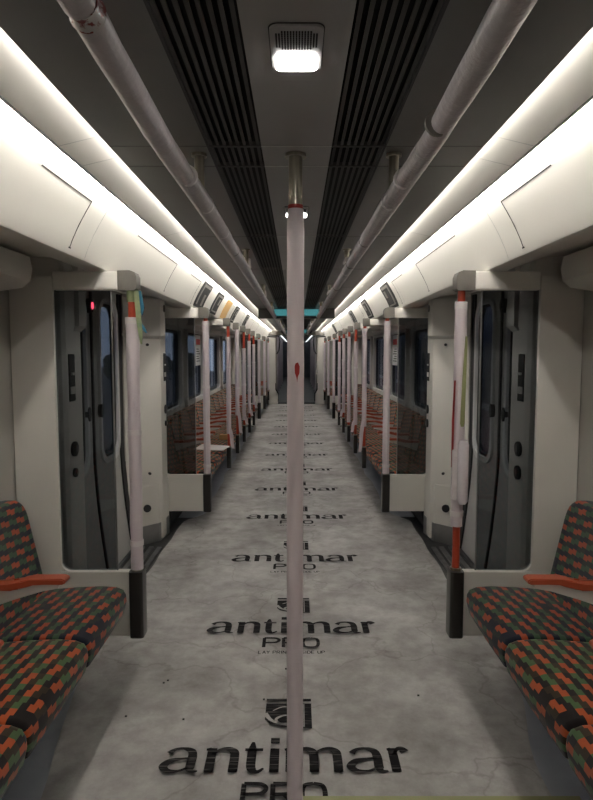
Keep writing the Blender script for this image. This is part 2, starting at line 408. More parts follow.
for k in range(15):
    yb = 2.022 + 1.095*k; dx = min(0, -.043 + .0145*k)
    if k: yb -= .035
    z = .0215
    mb = MB()
    for ch, a, b in (('a', 25, 106), ('n', 116, 192), ('t', 203, 248), ('i', 256, 284), ('m', 292, 422), ('a', 432, 516), ('r', 522, 562)):
        glyph(mb, ch, dx - .4455 + (a-25)*U, yb, (b-a)*U, .125, .034, .012, z)
    caps(mb, 'PRO', dx - .138, yb-.157, .078, .022, .098, .0175, z)
    if k: caps(mb, 'LAY PRINTED SIDE UP', dx - .160, yb-.222, .0145, .0055, .028, .004, z)
    # badge: banner with a bird-like swirl
    lx, ly = dx - .085, yb + .245
    def q(pts): mb.poly([(lx+p[0], ly+p[1], z) for p in pts])
    q([(0, .185), (.19, .185), (.19, .205), (0, .205)])
    q([(0, .06), (.02, .03), (.07, .008), (.19, .0), (.19, .17), (0, .17)])
    mk = MB()
    ribbon(mk, [(.03, .118), (.07, .145), (.115, .135), (.128, .10), (.13, .03)], [.004, .007, .008, .008, .006], lx, ly, 1, 1, z+.0006)
    ribbon(mk, [(.115, .085), (.075, .085), (.045, .06), (.065, .032), (.12, .04)], [.004, .010, .012, .010, .005], lx, ly, 1, 1, z+.0006)
    ribbon(mk, [(-.002, .10), (.03, .05), (.09, .022), (.16, .015)], [.022, .014, .009, .004], lx, ly, 1, 1, z+.0006)
    ribbon(mk, [(.158, .165), (.158, .01)], [.006, .006], lx, ly, 1, 1, z+.0006)
    o = mk.build('badge_swirl', 'paper', paper)
    o = mb.build('printed_lettering', 'ink'); o.parent = paper
# small dirt specks and scraps on the paper
for i, (x, y) in enumerate(((-.60, 2.60), (-.585, 2.62), (-.46, 2.33), (-.14, 2.47), (.53, 2.5), (-.05, 2.72), (-.7, 2.35))):
    mb = MB(); mb.box(x-.004, x+.004, y-.003, y+.003, .018, .0225)
    o = mb.build('dirt_mark', 'seam', paper)

# ------------------------------------------------------------ walls with openings
def zwall(s, name):
    ys = sorted({Y0, YE} | {v for d in DOORS for v in (d[0], d[2])} | {v for w in WINS for v in w})
    mb = MB()
    for a, b in zip(ys, ys[1:]):
        c = (a+b)/2
        if any(d[0] < c < d[2] for d in DOORS): zs = [(DZ[1], CZ+.15)]
        elif any(w[0] < c < w[1] for w in WINS): zs = [(0, WZ[0]), (WZ[1], CZ+.15)]
        else: zs = [(0, CZ+.15)]
        for z0, z1 in zs: mb.box(s*1.30, s*1.36, a, b, z0, z1)
    return struct(mb, name, 'wall')
for s in (-1, 1): zwall(s, 'wall_' + SD[s])
nw = 0
for s in (-1, 1):
    for (a, b) in WINS:
        nw += 1
        w = bpy.data.objects.new('window_%d' % nw, None); COL.objects.link(w); w.location = (s*1.30, (a+b)/2, WZ[0]); w['kind'] = 'structure'
        mb = MB(); mb.ring(rrect(a-.07, b+.07, WZ[0]-.07, WZ[1]+.05, .10), rrect(a+.0, b-.0, WZ[0], WZ[1], .09), 'x', s*1.262, s*1.302); mb.build('window_frame', 'frame', w, True)
        mb = MB(); mb.ring(rrect(a-.02, b+.02, WZ[0]-.02, WZ[1]+.02, .10), rrect(a+.03, b-.03, WZ[0]+.03, WZ[1]-.03, .075), 'x', s*1.303, s*1.335); mb.build('window_gasket', 'black', w, True)
        mb = MB(); mb.prism(rrect(a-.01, b+.01, WZ[0]-.01, WZ[1]+.01, .09), 'x', s*1.336, s*1.342); mb.build('window_glass', 'pane', w)
        reloc(w)
nd = 0
def leafx(z):             # door inner face bends inwards towards the floor
    return 1.318 if z > .85 else 1.318 - .075*((.85-z)/.83)**1.6
for s in (-1, 1):
    for (y0, ym, y1) in DOORS:
        nd += 1
        d = bpy.data.objects.new('door_%d' % nd, None); COL.objects.link(d); d.location = (s*1.32, ym, 0); d['kind'] = 'structure'
        for (a, b, wa, wb_) in ((y0, ym-.008, y0+.15, ym-.14), (ym+.008, y1, ym+.15, y1-.13)):
            zs = [.03, .15, .25, .35, .45, .55, .65, .75, .85]
            mb = MB()
            prof = [(s*leafx(z), z) for z in zs] + [(s*1.318, DZ[1]), (s*1.355, DZ[1])] + [(s*(leafx(z)+.037), z) for z in zs[::-1]]
            # lower apron as one bent slab, upper part as a frame round the window
            wz0, wz1 = .78, 1.84
            low = [(s*leafx(z), z) for z in zs[:-1]] + [(s*leafx(wz0), wz0), (s*1.355, wz0)] + [(s*(leafx(z)+.037), z) for z in zs[:-1][::-1]]
            mb.prism(low, 'y', a, b)
            mb.box(s*1.318, s*1.355, a, b, wz1, DZ[1]); mb.box(s*1.318, s*1.355, a, wa, wz0, wz1); mb.box(s*1.318, s*1.355, wb_, b, wz0, wz1)
            lf = mb.build('door_leaf', 'door', d)
            mb = MB(); mb.ring(rrect(wa-.035, wb_+.035, wz0-.035, wz1+.03, .13), rrect(wa, wb_, wz0, wz1, .115), 'x', s*1.300, s*1.319); mb.build('window_rim', 'doorrim', lf, True)
            mb = MB(); mb.ring(rrect(wa-.002, wb_+.002, wz0-.002, wz1+.002, .115), rrect(wa+.018, wb_-.018, wz0+.018, wz1-.018, .10), 'x', s*1.322, s*1.35); mb.build('window_gasket', 'black', lf, True)
            mb = MB(); mb.prism(rrect(wa, wb_, wz0, wz1, .02), 'x', s*1.335, s*1.340); mb.build('window_glass', 'pane', lf)
        for yy, hw in ((ym, .012), (y0+.030, .044), (y1-.030, .044)):
            mb = MB(); zz = zs + [1.2, 1.6, DZ[1]]
            mb.prism([(s*(leafx(z)-.012), z) for z in zz] + [(s*(leafx(z)+.02), z) for z in zz[::-1]], 'y', yy-hw, yy+hw); mb.build('rubber_seal', 'black', d)
        for yy in (ym-.12, ym+.12):
            mb = MB(); mb.prism([(yy+.022*cos(t*pi/8), 1.12+.045*sin(t*pi/8)) for t in range(16)], 'x', s*1.29, s*1.317); mb.build('recessed_handle', 'black', d)
        # indicator lamp above the leaves
        mb = MB(); mb.prism([(ym-.055+.030*cos(t*pi/8), 1.80+.045*sin(t*pi/8)) for t in range(16)], 'x', s*1.285, s*1.318); ind = mb.build('indicator', 'black', d)
        mb = MB(); mb.prism([(ym-.055+.014*cos(t*pi/8), 1.80+.022*sin(t*pi/8)) for t in range(16)], 'x', s*1.278, s*1.286); mb.build('indicator_light', 'led' if s < 0 and nd == 1 else 'seam', ind)
        # sill plates
        for q, xx in enumerate((1.04, 1.10, 1.17, 1.23)):
            MB().box(s*xx, s*(xx+.035), y0-.03, y1+.03, .001, .010+.004*q, .002).build('sill_strip', 'sill', d)
        reloc(d)

# end walls, ceiling, coves -------------------------------------------------
GX, GZ = .56, 1.99
mb = MB(); mb.box(-1.36, -GX, YE, YE+.12, 0, CZ+.15).box(GX, 1.36, YE, YE+.12, 0, CZ+.15).box(-GX, GX, YE, YE+.12, GZ, CZ+.15)
struct(mb, 'wall_end', 'wall')
struct(MB().box(-1.36, 1.36, Y0-.1, Y0, 0, CZ+.15), 'wall_behind', 'wall')
XC, XV = .103, .259
XA, XB = .549, .696
mb = MB(); mb.box(-XC, XC, Y0, YE, CZ, CZ+.03); struct(mb, 'ceiling', 'ceil')
mb = MB(); mb.box(-1.4, 1.4, Y0-.1, YE+.1, CZ+.15, CZ+.18); struct(mb, 'trim_1', 'void')
n = 2
SEAMS = [-1.9, -.65, .56, 1.81, 2.0, 3.19, 4.42, 5.65, 6.9, 8.1, 9.35, 10.6, 11.8, 13.0, 14.3, 15.5, 16.7]
for s in (-1, 1):
    mb = MB(); mb.box(s*XV, s*XA, Y0, YE, CZ, CZ+.03); o = struct(mb, 'trim_%d' % n, 'ceilside'); n += 1
    mb = MB()
    for y in SEAMS: mb.box(s*XV, s*(XA-.003), y-.002, y+.002, CZ-.0008, CZ+.001)
    mb.build('panel_seam', 'sideseam', o)
    # light cove panel, hatch wall
    mb = MB(); mb.prism([(s*(XA+.004), CZ+.034), (s*(XB), CZ+.001), (s*XB, CZ+.012), (s*(XA+.004), CZ+.045)], 'y', Y0, YE); o = struct(mb, 'trim_%d' % n, 'cove'); n += 1
    mb = MB()
    for y in SEAMS: mb.prism([(s*(XA+.006), CZ+.0335), (s*(XB-.002), CZ+.0005), (s*(XB-.002), CZ+.004), (s*(XA+.006), CZ+.036)], 'y', y-.0012, y+.0012)
    mb.build('panel_seam', 'greyseam', o)
    mb = MB(); mb.box(s*(XA-.004), s*(XA+.001), Y0, YE, CZ+.003, CZ+.031); o = struct(mb, 'trim_%d' % n, 'strip'); n += 1
    mb = MB(); mb.box(s*(XB+.0004), s*(XB+.0048), Y0, YE, CZ-.004, CZ+.03); o = struct(mb, 'trim_%d' % n, 'seam'); n += 1
    mb = MB(); mb.prism([(s*(XB+.0055), CZ+.004), (s*(XB+.0165), CZ+.0095), (s*(XB+.0165), CZ+.016), (s*(XB+.0055), CZ+.016)], 'y', Y0, YE); o = struct(mb, 'trim_%d' % n, 'strip2'); n += 1
    mb = MB(); mb.box(s*(XB+.005), s*.735, Y0, YE, CZ+.0205, CZ+.024); o = struct(mb, 'trim_%d' % n, 'cove'); n += 1
    # hatch wall, slightly hollow, runs down to a rolled lower edge, then the underside back to the wall
    W1 = [(.729, CZ+.004), (.752, CZ-.032), (.781, CZ-.078), (.811, CZ-.130), (.837, CZ-.185), (.852, CZ-.225), (.857, CZ-.234), (.870, CZ-.238)]
    back = [(1.02, CZ-.205), (1.12, CZ-.172), (1.305, CZ-.165), (1.305, CZ+.02), (.729, CZ+.02)]
    mb = MB(); mb.prism([(s*x, z) for x, z in W1+back], 'y', Y0, YE); o = struct(mb, 'trim_%d' % n, 'cove', smooth=True); n += 1
    CO = o
    def w1(t):            # point on hatch wall, t 0..1 from top to bottom
        L_ = W1[:6]; f = t*(len(L_)-1); i = min(int(f), len(L_)-2); f -= i
        return Vector((L_[i][0]*(1-f)+L_[i+1][0]*f, L_[i][1]*(1-f)+L_[i+1][1]*f))
    def strip_w(mb, y0, y1, t0, t1, out=.0012, dep=.001):
        k = 5; nrm = Vector((-.85, -.52))
        P = [w1(t0+(t1-t0)*i/k) for i in range(k+1)]
        F = [p + nrm*out for p in P]; B = [p - nrm*dep for p in P]
        mb.prism([(s*p.x, p.y) for p in F + B[::-1]], 'y', y0, y1)
    # hatches drawn by an upper joint and one long joint on the far side
    mb = MB()
    for (a, b) in ((-.4, .3), (.9, 1.58), (1.84, 2.28), (2.93, 3.88), (4.38, 4.85), (7.25, 7.42), (8.55, 8.9), (10.2, 10.9), (11.6, 12.3), (14, 14.8)):
        strip_w(mb, a, b, .245, .26); strip_w(mb, b-.004, b, .245, .93)
        strip_w(mb, b-.012, b+.004, .92, .945, .003)
    mb.build('hatch_joint', 'seam', CO)
    mb = MB(); 
    for y in (.55, 2.45, 4.75, 6.4, 8.05, 9.9, 11.3, 13.2, 15.2): strip_w(mb, y-.0015, y+.0015, .03, 1.0, .0006)
    mb.build('panel_seam', 'greyseam', CO)
    # rolled bead along the lower lip
    mb = MB(); mb.box(s*.872, s*.99, Y0, YE, CZ-.236, CZ-.2385+.004); 
    mb.bm.free()
    globals()['W1F_%s' % SD[s]] = strip_w
# framed cavities in the cove wall
def frame_unit(s, y0, y1, label, kind):
    sw = globals()['W1F_' + SD[s]]
    root = empty('display_frame', (s*.78, (y0+y1)/2, CZ-.12), label, 'display frame', 'frames set in the sloping cove panel')
    mb = MB(); sw(mb, y0, y1, .14, .97, .006)
    mb.build('backing', 'void' if kind != 'orange' else 'posterorange', root)
    if kind != 'orange':
        mb = MB(); w = .055
        sw(mb, y0+w, y1-w, .22, .30, .0085); sw(mb, y0+w, y0+w+.05, .30, .86, .0085)
        if kind == 'open': sw(mb, y1-w-.14, y1-w-.05, .5, .86, .0085)
        else: sw(mb, y1-w-.10, y1-w-.02, .36, .58, .0085); sw(mb, y0+w, y1-w, .80, .86, .0085)
        mb.build('inner_plate', 'cap', root)
    reloc(root)
for s, lst in ((-1, ((4.97, 5.42, 'open'), (5.85, 6.28, 'framed'), (6.68, 7.12, 'orange'), (7.60, 8.0, 'framed'), (9.25, 9.7, 'framed'))),
               (1, ((5.02, 5.45, 'framed'), (6.62, 7.05, 'framed'), (8.3, 8.75, 'framed'), (12.4, 12.9, 'framed')))):
    for i, (a, b, k) in enumerate(lst):
        lab = ('orange-yellow covered panel' if k == 'orange' else 'open black cavity' if k == 'open' else 'black framed advert holder') + \
              ' in the %s cove wall, %s from the camera' % (SD[s], ORD[i])
        frame_unit(s, a, b, lab, k)
# ceiling vents
for s in (-1, 1):
    v = empty('ceiling_vent', (s*.18, 5, CZ), 'long dark slatted air vent in the ceiling, %s of the central light panel' % SD[s], 'air vent', 'long ceiling vents')
    MB().box(s*XC, s*XV, Y0, YE, CZ+.03, CZ+.034).build('backing', 'void', v)
    mb = MB(); ns = 9
    ns = 8
    for i in range(ns):
        x = XC + (i+.5)*(XV-XC)/ns
        mb.prism([(s*(x-.0045), CZ+.001), (s*(x+.0045), CZ+.001), (s*(x+.0035), CZ+.007), (s*(x-.0035), CZ+.007)], 'y', Y0, YE)
    mb.build('slats', 'slat', v)
    for y in SEAMS: MB().box(s*XC, s*XV, y-.005, y+.005, CZ-.002, CZ+.012).build('cross_bar', 'slat', v)
    MB().box(s*(XV-.004), s*(XV+.003), Y0, YE, CZ-.002, CZ+.02).build('edge_trim', 'black', v)
    reloc(v)
mb = MB()
for y in SEAMS: mb.box(-XC, XC, y-.0022, y+.0022, CZ-.0012, CZ+.002)
o = mb.build('panel_seam', 'greyseam', bpy.data.objects['ceiling'])
# ceiling lamps
for k in range(12):
    yc = 1.245 + 1.385*k
    if abs(yc-8.2) < .2: continue
    lab = ['nearest bright ceiling lamp with speaker grille ahead of the white pole', 'small ceiling lamp seen just behind the white centre pole'][k] if k < 2 else 'ceiling lamp on the centre panel, %s from the camera' % ORD[k]
    r = empty('ceiling_lamp', (0, yc, CZ), lab, 'ceiling lamp', 'square lamps along the ceiling')
    MB().prism(rrect(-.053, .053, yc-.098, yc+.084, .018), 'z', CZ-.0015, CZ).build('rim', 'seam', r)
    MB().prism(rrect(-.051, .051, yc-.096, yc+.082, .017), 'z', CZ-.006, CZ-.001).build('plate', 'ceil', r)
    mb = MB(); mb.prism(rrect(-.043, .043, yc+.004, yc+.074, .016), 'z', CZ-.0095, CZ-.005); mb.build('lamp_diffuser', 'lamp', r, True)
    mb = MB()
    for i in range(15):
        x = -.0385 + i*.0055; hh = .034 if 1 < i < 13 else .025
        for j in range(9):
            yy = yc-.046 + (j-4)*hh/4.4
            mb.box(x-.0017, x+.0017, yy-.0024, yy+.0024, CZ-.0072, CZ-.0055)
    mb.build('speaker_grille', 'void', r)
    reloc(r)
# overhead information display beam
r = empty('overhead_display', (0, 8.4, CZ), 'black ceiling beam with a teal screen hanging across the aisle', 'display')
MB().box(-.53, .53, 8.38, 8.55, 1.973, CZ, .006).build('housing', 'foot', r)
MB().box(-.305, .305, 8.372, 8.382, 2.008, 2.098).build('screen', 'teal', r); reloc(r)
r = empty('overhead_display', (0, 15.9, CZ), 'far small teal screen under the ceiling near the gangway', 'display')
MB().box(-.4, .4, 15.9, 16.0, 1.99, CZ, .006).build('housing', 'foot', r)
MB().box(-.26, .26, 15.893, 15.902, 2.01, 2.09).build('screen', 'teal', r); reloc(r)

# ------------------------------------------------------------ wall pelmets over the windows
for s in (-1, 1):
    for (a, b) in ((Y0, 2.66), (5.06, 11.86), (14.16, YE)):
        mb = MB(); mb.prism([(s*1.305, 1.775), (s*1.20, 1.79), (s*1.165, 1.82), (s*1.155, 1.87), (s*1.165, 1.925), (s*1.305, 1.945)], 'y', a, b)
        o = struct(mb, 'trim_%d' % n, 'white', smooth=True); n += 1
        # lower ledge / heater casing under the seats
        mb = MB(); mb.prism([(s*1.302, .0), (s*1.10, .0), (s*1.04, .30), (s*1.302, .34)], 'y', a, b)
        o = struct(mb, 'trim_%d' % n, 'seatbase'); n += 1

# ------------------------------------------------------------ door pillars
def door_pillar(s, ys, dr, label):
    """ys: seat-side face y; dr=+1 if the door lies further away"""
    Y = lambda t: ys + dr*t
    r = empty('door_pillar', (s*1.2, Y(.15), 0), label, 'door pillar', 'off-white pillars beside the doors')
    mb = MB()
    plan = [(1.298, Y(0)), (1.11, Y(0)), (1.085, Y(.006)), (1.072, Y(.03)), (1.068, Y(.19)), (1.072, Y(.22)), (1.10, Y(.25)), (1.298, Y(.44))]
    def ringat(z, g=0): return [(s*(x+g if x < 1.29 else x), y, z) for x, y in plan]
    mb.loft([ringat(.02), ringat(1.90), ringat(1.935, .012), ringat(1.943, .03)])
    mb.build('pillar_body', 'white', r, 18)
    # lower boxed foot towards the door
    plan2 = [(1.296, Y(.02)), (1.066, Y(.02)), (1.090, Y(.235)), (1.100, Y(.26)), (1.13, Y(.285)), (1.296, Y(.46))]
    mb = MB(); mb.loft([[(s*x, y, z) for x, y in plan2] for z in (.14, .46)] + [[(s*(x+.02 if x < 1.29 else x), y-dr*.02, .50) for x, y in plan2]]); mb.build('lower_casing', 'white', r, 18)
    plan3 = [(1.296, Y(.0)), (1.061, Y(.03)), (1.085, Y(.24)), (1.097, Y(.267)), (1.128, Y(.293)), (1.296, Y(.47))]
    mb = MB(); mb.loft([[(s*x, y, z) for x, y in plan3] for z in (.003, .15)]); mb.build('kick_plate', 'kick', r, 18)
    # upper box with round vent
    plan4 = [(1.29, Y(.14)), (1.046, Y(.14)), (1.044, Y(.225)), (1.056, Y(.262)), (1.10, Y(.29)), (1.29, Y(.47))]
    mb = MB(); mb.loft([[(s*(x+.02 if x < 1.28 else x), y-dr*.02, 1.61) for x, y in plan4], [(s*x, y, 1.635) for x, y in plan4], [(s*x, y, 1.915) for x, y in plan4], [(s*(x+.02 if x < 1.28 else x), y-dr*.02, 1.93) for x, y in plan4]])
    ub = mb.build('upper_box', 'white', r, 18)
    MB().tube([(s*1.05, Y(.185), 1.85), (s*1.039, Y(.185), 1.85)], .028, 20).build('round_vent', 'cap', ub, True)
    # controls on the aisle face
    cy = Y(.085); xx = lambda z: 1.055
    mb = MB(); mb.box(s*1.066, s*1.078, cy-.036, cy+.036, 1.275, 1.50, .004); sl = mb.build('control_slot', 'void', r)
    mb = MB(); mb.box(s*1.060, s*1.070, cy-.014, cy+.014, 1.40, 1.412).box(s*1.063, s*1.068, cy-.03, cy+.03, 1.31, 1.345); mb.build('lever', 'armbody', sl)
    for z, rad in ((1.045, .036), (.93, .034 if s > 0 else .022)):
        b = MB().tube([(s*1.078, cy, z), (s*1.059, cy, z)], rad, 24).build('call_button', 'black', r, True)
        MB().tube([(s*1.060, cy, z), (s*1.055, cy, z)], rad*.55, 20).build('button_cap', 'foot', b, True)
    for (t, x, z) in ((.305, 1.155, 1.565), (.305, 1.155, .56)):
        MB().tube([(s*(x), Y(t-.005), z), (s*(x-.010), Y(t+.012), z)], .011, 12).build('screw', 'tubing', r, True)
    MB().tube([(s*1.17, Y(.335), .29), (s*1.163, Y(.348), .29)], .03, 16).build('lock_cover', 'tubing', r, True)
    reloc(r)

# ------------------------------------------------------------ draught screens
def pole_parts(r, x, y, top, bot, w0, w1, seed, flap=0, wr=.0245, joints=(.9, .55)):
    rnd = random.Random(seed)
    MB().cyl(x, y, bot, top, .0175).build('pole', 'orange', r, True)
    if w1 > w0:
        pts = []; rad = []; k = 16
        for i in range(k+1):
            z = w0 + (w1-w0)*i/k
            pts.append((x+rnd.uniform(-.0012, .0012), y, z)); rad.append(wr*(1+rnd.uniform(-.035, .035)))
        wp = MB().tube(pts, rad, 20).build('plastic_wrap', 'wrap', r, True)
        for j in joints:
            if w0 < j < w1: MB().cyl(x, y, j-.012, j+.012, wr*1.1).build('tape_band', 'foam_tape', wp, True)
        MB().cyl(x, y, w1-.03, w1+.001, wr*1.06).build('tape_band', 'foam_tape', wp, True)
        if flap:
            # loose tail of wrap hanging away from the pole
            L_ = flap; side = rnd.choice((-1, 1)); A = []; B = []
            mb = MB(); rings = []
            for i in range(9):
                t = i/8; zz = w0+.06 - L_*t; xo = x - (1 if x > 0 else -1)*(.008+.05*t**1.4+.01*sin(5*t)); hw = .022*(1-.25*t); yy = y-.018-.012*t
                rings.append([(xo-hw, yy, zz), (xo+hw, yy-.006*sin(6*t), zz), (xo+hw, yy+.0035-.006*sin(6*t), zz), (xo-hw, yy+.0035, zz)])
            mb.loft(rings); mb.build('loose_flap', 'wrap', wp, True)
def foot(r, s, x, y, z0=.175, z1=.49, hw=.032):
    mb = MB(); mb.prism(rrect(x-hw, x+hw, y-.045, y+.045, .014), 'z', z0, z1); f = mb.build('foot_cover', 'foot', r, True)
    MB().cyl(x, y, z1, z1+.012, .026).build('collar', 'steel', f, True)
TOPZ = 1.869
def screen(s, y, dr, label, variant):
    r = empty('draught_screen', (s*.75, y, 0), label, 'draught screen', 'glass screens beside the doors')
    PX = s*.748
    # white base panel and frame
    mb = MB(); mb.box(s*.775, s*1.295, y-.02, y+.02, .175, .487, .006)
    mb.box(s*1.10, s*1.295, y-.0195, y+.0195, .02, TOPZ-.02)
    # rounded inner corners
    for (cx, cz, sx, sz) in ((1.10, .487, -1, 1),):
        pts = [(s*cx, cz)] + [(s*(cx - .045 + .045*cos(t*pi/2/6) ), cz + .045 - .045*sin(t*pi/2/6)) for t in range(7)]
        pts = [(s*cx, cz), (s*cx, cz+.045)] + [(s*(cx-.045+.045*cos(a)), cz+.045-.045*sin(a)) for a in [pi/2*i/6 for i in range(1, 7)]]
        mb.prism(pts, 'y', y-.018, y+.018)
    mb.build('base_panel', 'white', r)
    mb = MB(); mb.prism(rrect(min(s*.842, s*1.098), max(s*.842, s*1.098), .485, 1.79, .006), 'y', y-.004, y+.004); mb.build('glass', 'tint', r)
    MB().box(s*.838, s*.843, y-.005, y+.005, .486, 1.79).build('glass_edge', 'kick', r)
    bx = 1.092
    mb = MB(); mb.box(s*.80, s*1.05, y-.036, y+.036, 1.787, TOPZ, .008); mb.box(s*1.04, s*bx, min(y-dr*.036, y+dr*.0195), max(y-dr*.036, y+dr*.0195), 1.787, TOPZ, .006); mb.build('top_bar', 'white', r, True)
    mb = MB(); mb.prism([(s*.80, 1.785), (s*.728, 1.785), (s*.717, 1.793), (s*.716, 1.845), (s*.724, 1.865), (s*.745, 1.873), (s*.80, 1.872)], 'y', y-.038, y+.038); mb.build('corner_cap', 'cap', r, 25)
    foot(r, s, PX, y)
    if variant == 'near_left':
        pole_parts(r, PX, y, 1.79, .49, .495, 1.665, 3, wr=.0285, joints=(.62, 1.14))
        MB().cyl(PX, y, 1.735, 1.787, .0225).build('tape_wrap', 'greentape', r, True)
        mb = MB(); mb.loft([[(PX+a+.015+b, y-.02, z), (PX+a+.030+b+w, y-.018, z), (PX+a+.030+b+w, y-.014, z), (PX+a+.015+b, y-.016, z)] for z, a, b, w in ((1.787, 0, 0, .005), (1.72, .002, .002, .008), (1.65, .006, .003, .008), (1.59, .014, .004, .003), (1.545, .022, .004, -.008))]); mb.build('tape_tail', 'greentape', r, True)
        mb = MB(); mb.loft([[(PX+x0, y-.010, z), (PX+x1, y-.008, z), (PX+x1, y-.004, z), (PX+x0, y-.006, z)] for z, x0, x1 in ((1.785, .022, .045), (1.75, .030, .052), (1.71, .038, .058), (1.675, .046, .050))]); mb.build('tape_tail', 'bluetape', r)
        mb = MB(); mb.loft([[(PX+x0, y-.010, z), (PX+x1, y-.008, z), (PX+x1, y-.004, z), (PX+x0, y-.006, z)] for z, x0, x1 in ((1.645, .034, .042), (1.62, .042, .060), (1.595, .062, .070))]); mb.build('tape_tail', 'bluetape', r)
    elif variant == 'near_right':
        pole_parts(r, PX, y, 1.79, .49, .70, 1.735, 4, wr=.0275, joints=(.76,))
        # clear sleeve tube strapped in front, olive strip and red edge
        mb = MB(); mb.tube([(PX+.012, y-.045, .815), (PX+.012, y-.045, .83), (PX+.012, y-.045, 1.09), (PX+.012, y-.045, 1.11)], [.016, .025, .025, .018], 16); mb.build('clear_sleeve', 'sleeve', r, True)
        mb = MB(); mb.loft([[(PX+a-w, y-.0335, z), (PX+a+w, y-.0335, z), (PX+a+w, y-.026, z), (PX+a-w, y-.026, z)] for z, a, w in ((1.17, .008, .006), (1.185, .008, .010), (1.40, .013, .008), (1.58, .019, .004))]); mb.build('olive_strip', 'olive', r)
        mb = MB(); mb.loft([[(PX+a-w, y-.022, z), (PX+a+w, y-.022, z), (PX+a+w, y-.012, z), (PX+a-w, y-.012, z)] for z, a, w in ((.98, -.031, .004), (1.2, -.031, .004), (1.38, -.026, .003))]); mb.build('red_backing', 'red', r)
        mb = MB(); mb.prism(rrect(PX-.034, PX+.02, .83, 1.065, .01), 'y', y-.034, y-.012); mb.build('wrap_patch', 'foam_tape', r)
    elif variant == 'mid':
        pole_parts(r, PX, y, 1.79, .49, .495, 1.76, 5+s, wr=.0285, joints=(.56, 1.22))
        MB().box(PX-.002, PX+.002, y-.033, y-.022, .5, 1.75).build('wrap_fold', 'foam_tape', r)
    else:
        pole_parts(r, PX, y, 1.79, .49, .5, 1.76, 9+s, wr=.027)
    reloc(r)
names = {2.75: 'near_', 4.97: 'mid', 12.0: 'far', 14.02: 'far'}
where = {2.75: 'nearest', 4.97: 'second', 12.0: 'third', 14.02: 'farthest'}
extra = {(-1, 2.75): 'with yellow-green and blue tape tails on its pole', (1, 2.75): 'with bare orange pole ends'}
for s in (-1, 1):
    for y, dr in ((2.75, 1), (4.97, -1), (12.0, 1), (14.02, -1)):
        var = 'near_' + SD[s] if y == 2.75 else names[y]
        screen(s, y, dr, '%s tinted glass screen on the %s %s' % (where[y], SD[s], extra.get((s, y), 'with a fully wrapped white pole')), var)
        door_pillar(s, y + dr*.021, dr, '%s off-white door pillar with black buttons on the %s side' % (where[y], SD[s]))

# ------------------------------------------------------------ grab poles in the seating bays
PITCH = .4807
SY = [5.07 + i*PITCH for i in range(15)]
def bay_pole(s, y, lab, seed, w0, w1, flap, ex):
    r = empty('grab_pole', (s*.738, y, 0), lab, 'grab pole', 'wrapped poles along the seats')
    x = s*.738
    mb = MB(); mb.box(s*.79, s*1.20, y-.030, y+.030, 1.795, 1.862, .007); mb.build('top_bar', 'white', r, True)
    mb = MB(); mb.box(s*.715, s*.79, y-.034, y+.034, 1.785, 1.872, .012); mb.build('corner_cap', 'cap', r, True)
    foot(r, s, x, y, .245, .47, .022)
    pole_parts(r, x, y, 1.79, .47, w0, w1, seed, flap, wr=.0255, joints=(rj.uniform(.9, 1.1), rj.uniform(1.2, 1.4)))
    reloc(r)
rj = random.Random(5)
conf = {-1: [(.62, 1.67, .22), (.72, 1.79, .28), (.55, 1.56, .12), (.55, 1.68, .1), (.60, 1.64, .12)],
        1: [(.70, 1.76, .34), (.60, 1.64, .15), (.52, 1.72, .0), (.56, 1.72, .12), (.5, 1.68, 0)]}
desc = {-1: ['torn wrap and orange pole showing low down', 'long loose strip of wrap at its foot', 'a long red bare top end', 'a short red bare top end', 'a wrap pinched in above its foot'],
        1: ['a loose twisted strip swinging at its foot', 'red bare top and torn wrap below', 'smooth wrap down to the seats', 'red bare top end', 'small red gap under its cap']}
for s in (-1, 1):
    for i, b in enumerate((3, 5, 7, 9, 11)):
        w0, w1, fl = conf[s][i]
        bay_pole(s, SY[b], '%s wrapped seat pole on the %s, %s' % (ORD[i], SD[s], desc[s][i]), 20+i+10*s, w0, w1, fl, i)
    bay_pole(s, 15.75, 'lone white-wrapped seat pole on the %s near the gangway' % SD[s], 60+s, .5, 1.75, 0, 0)

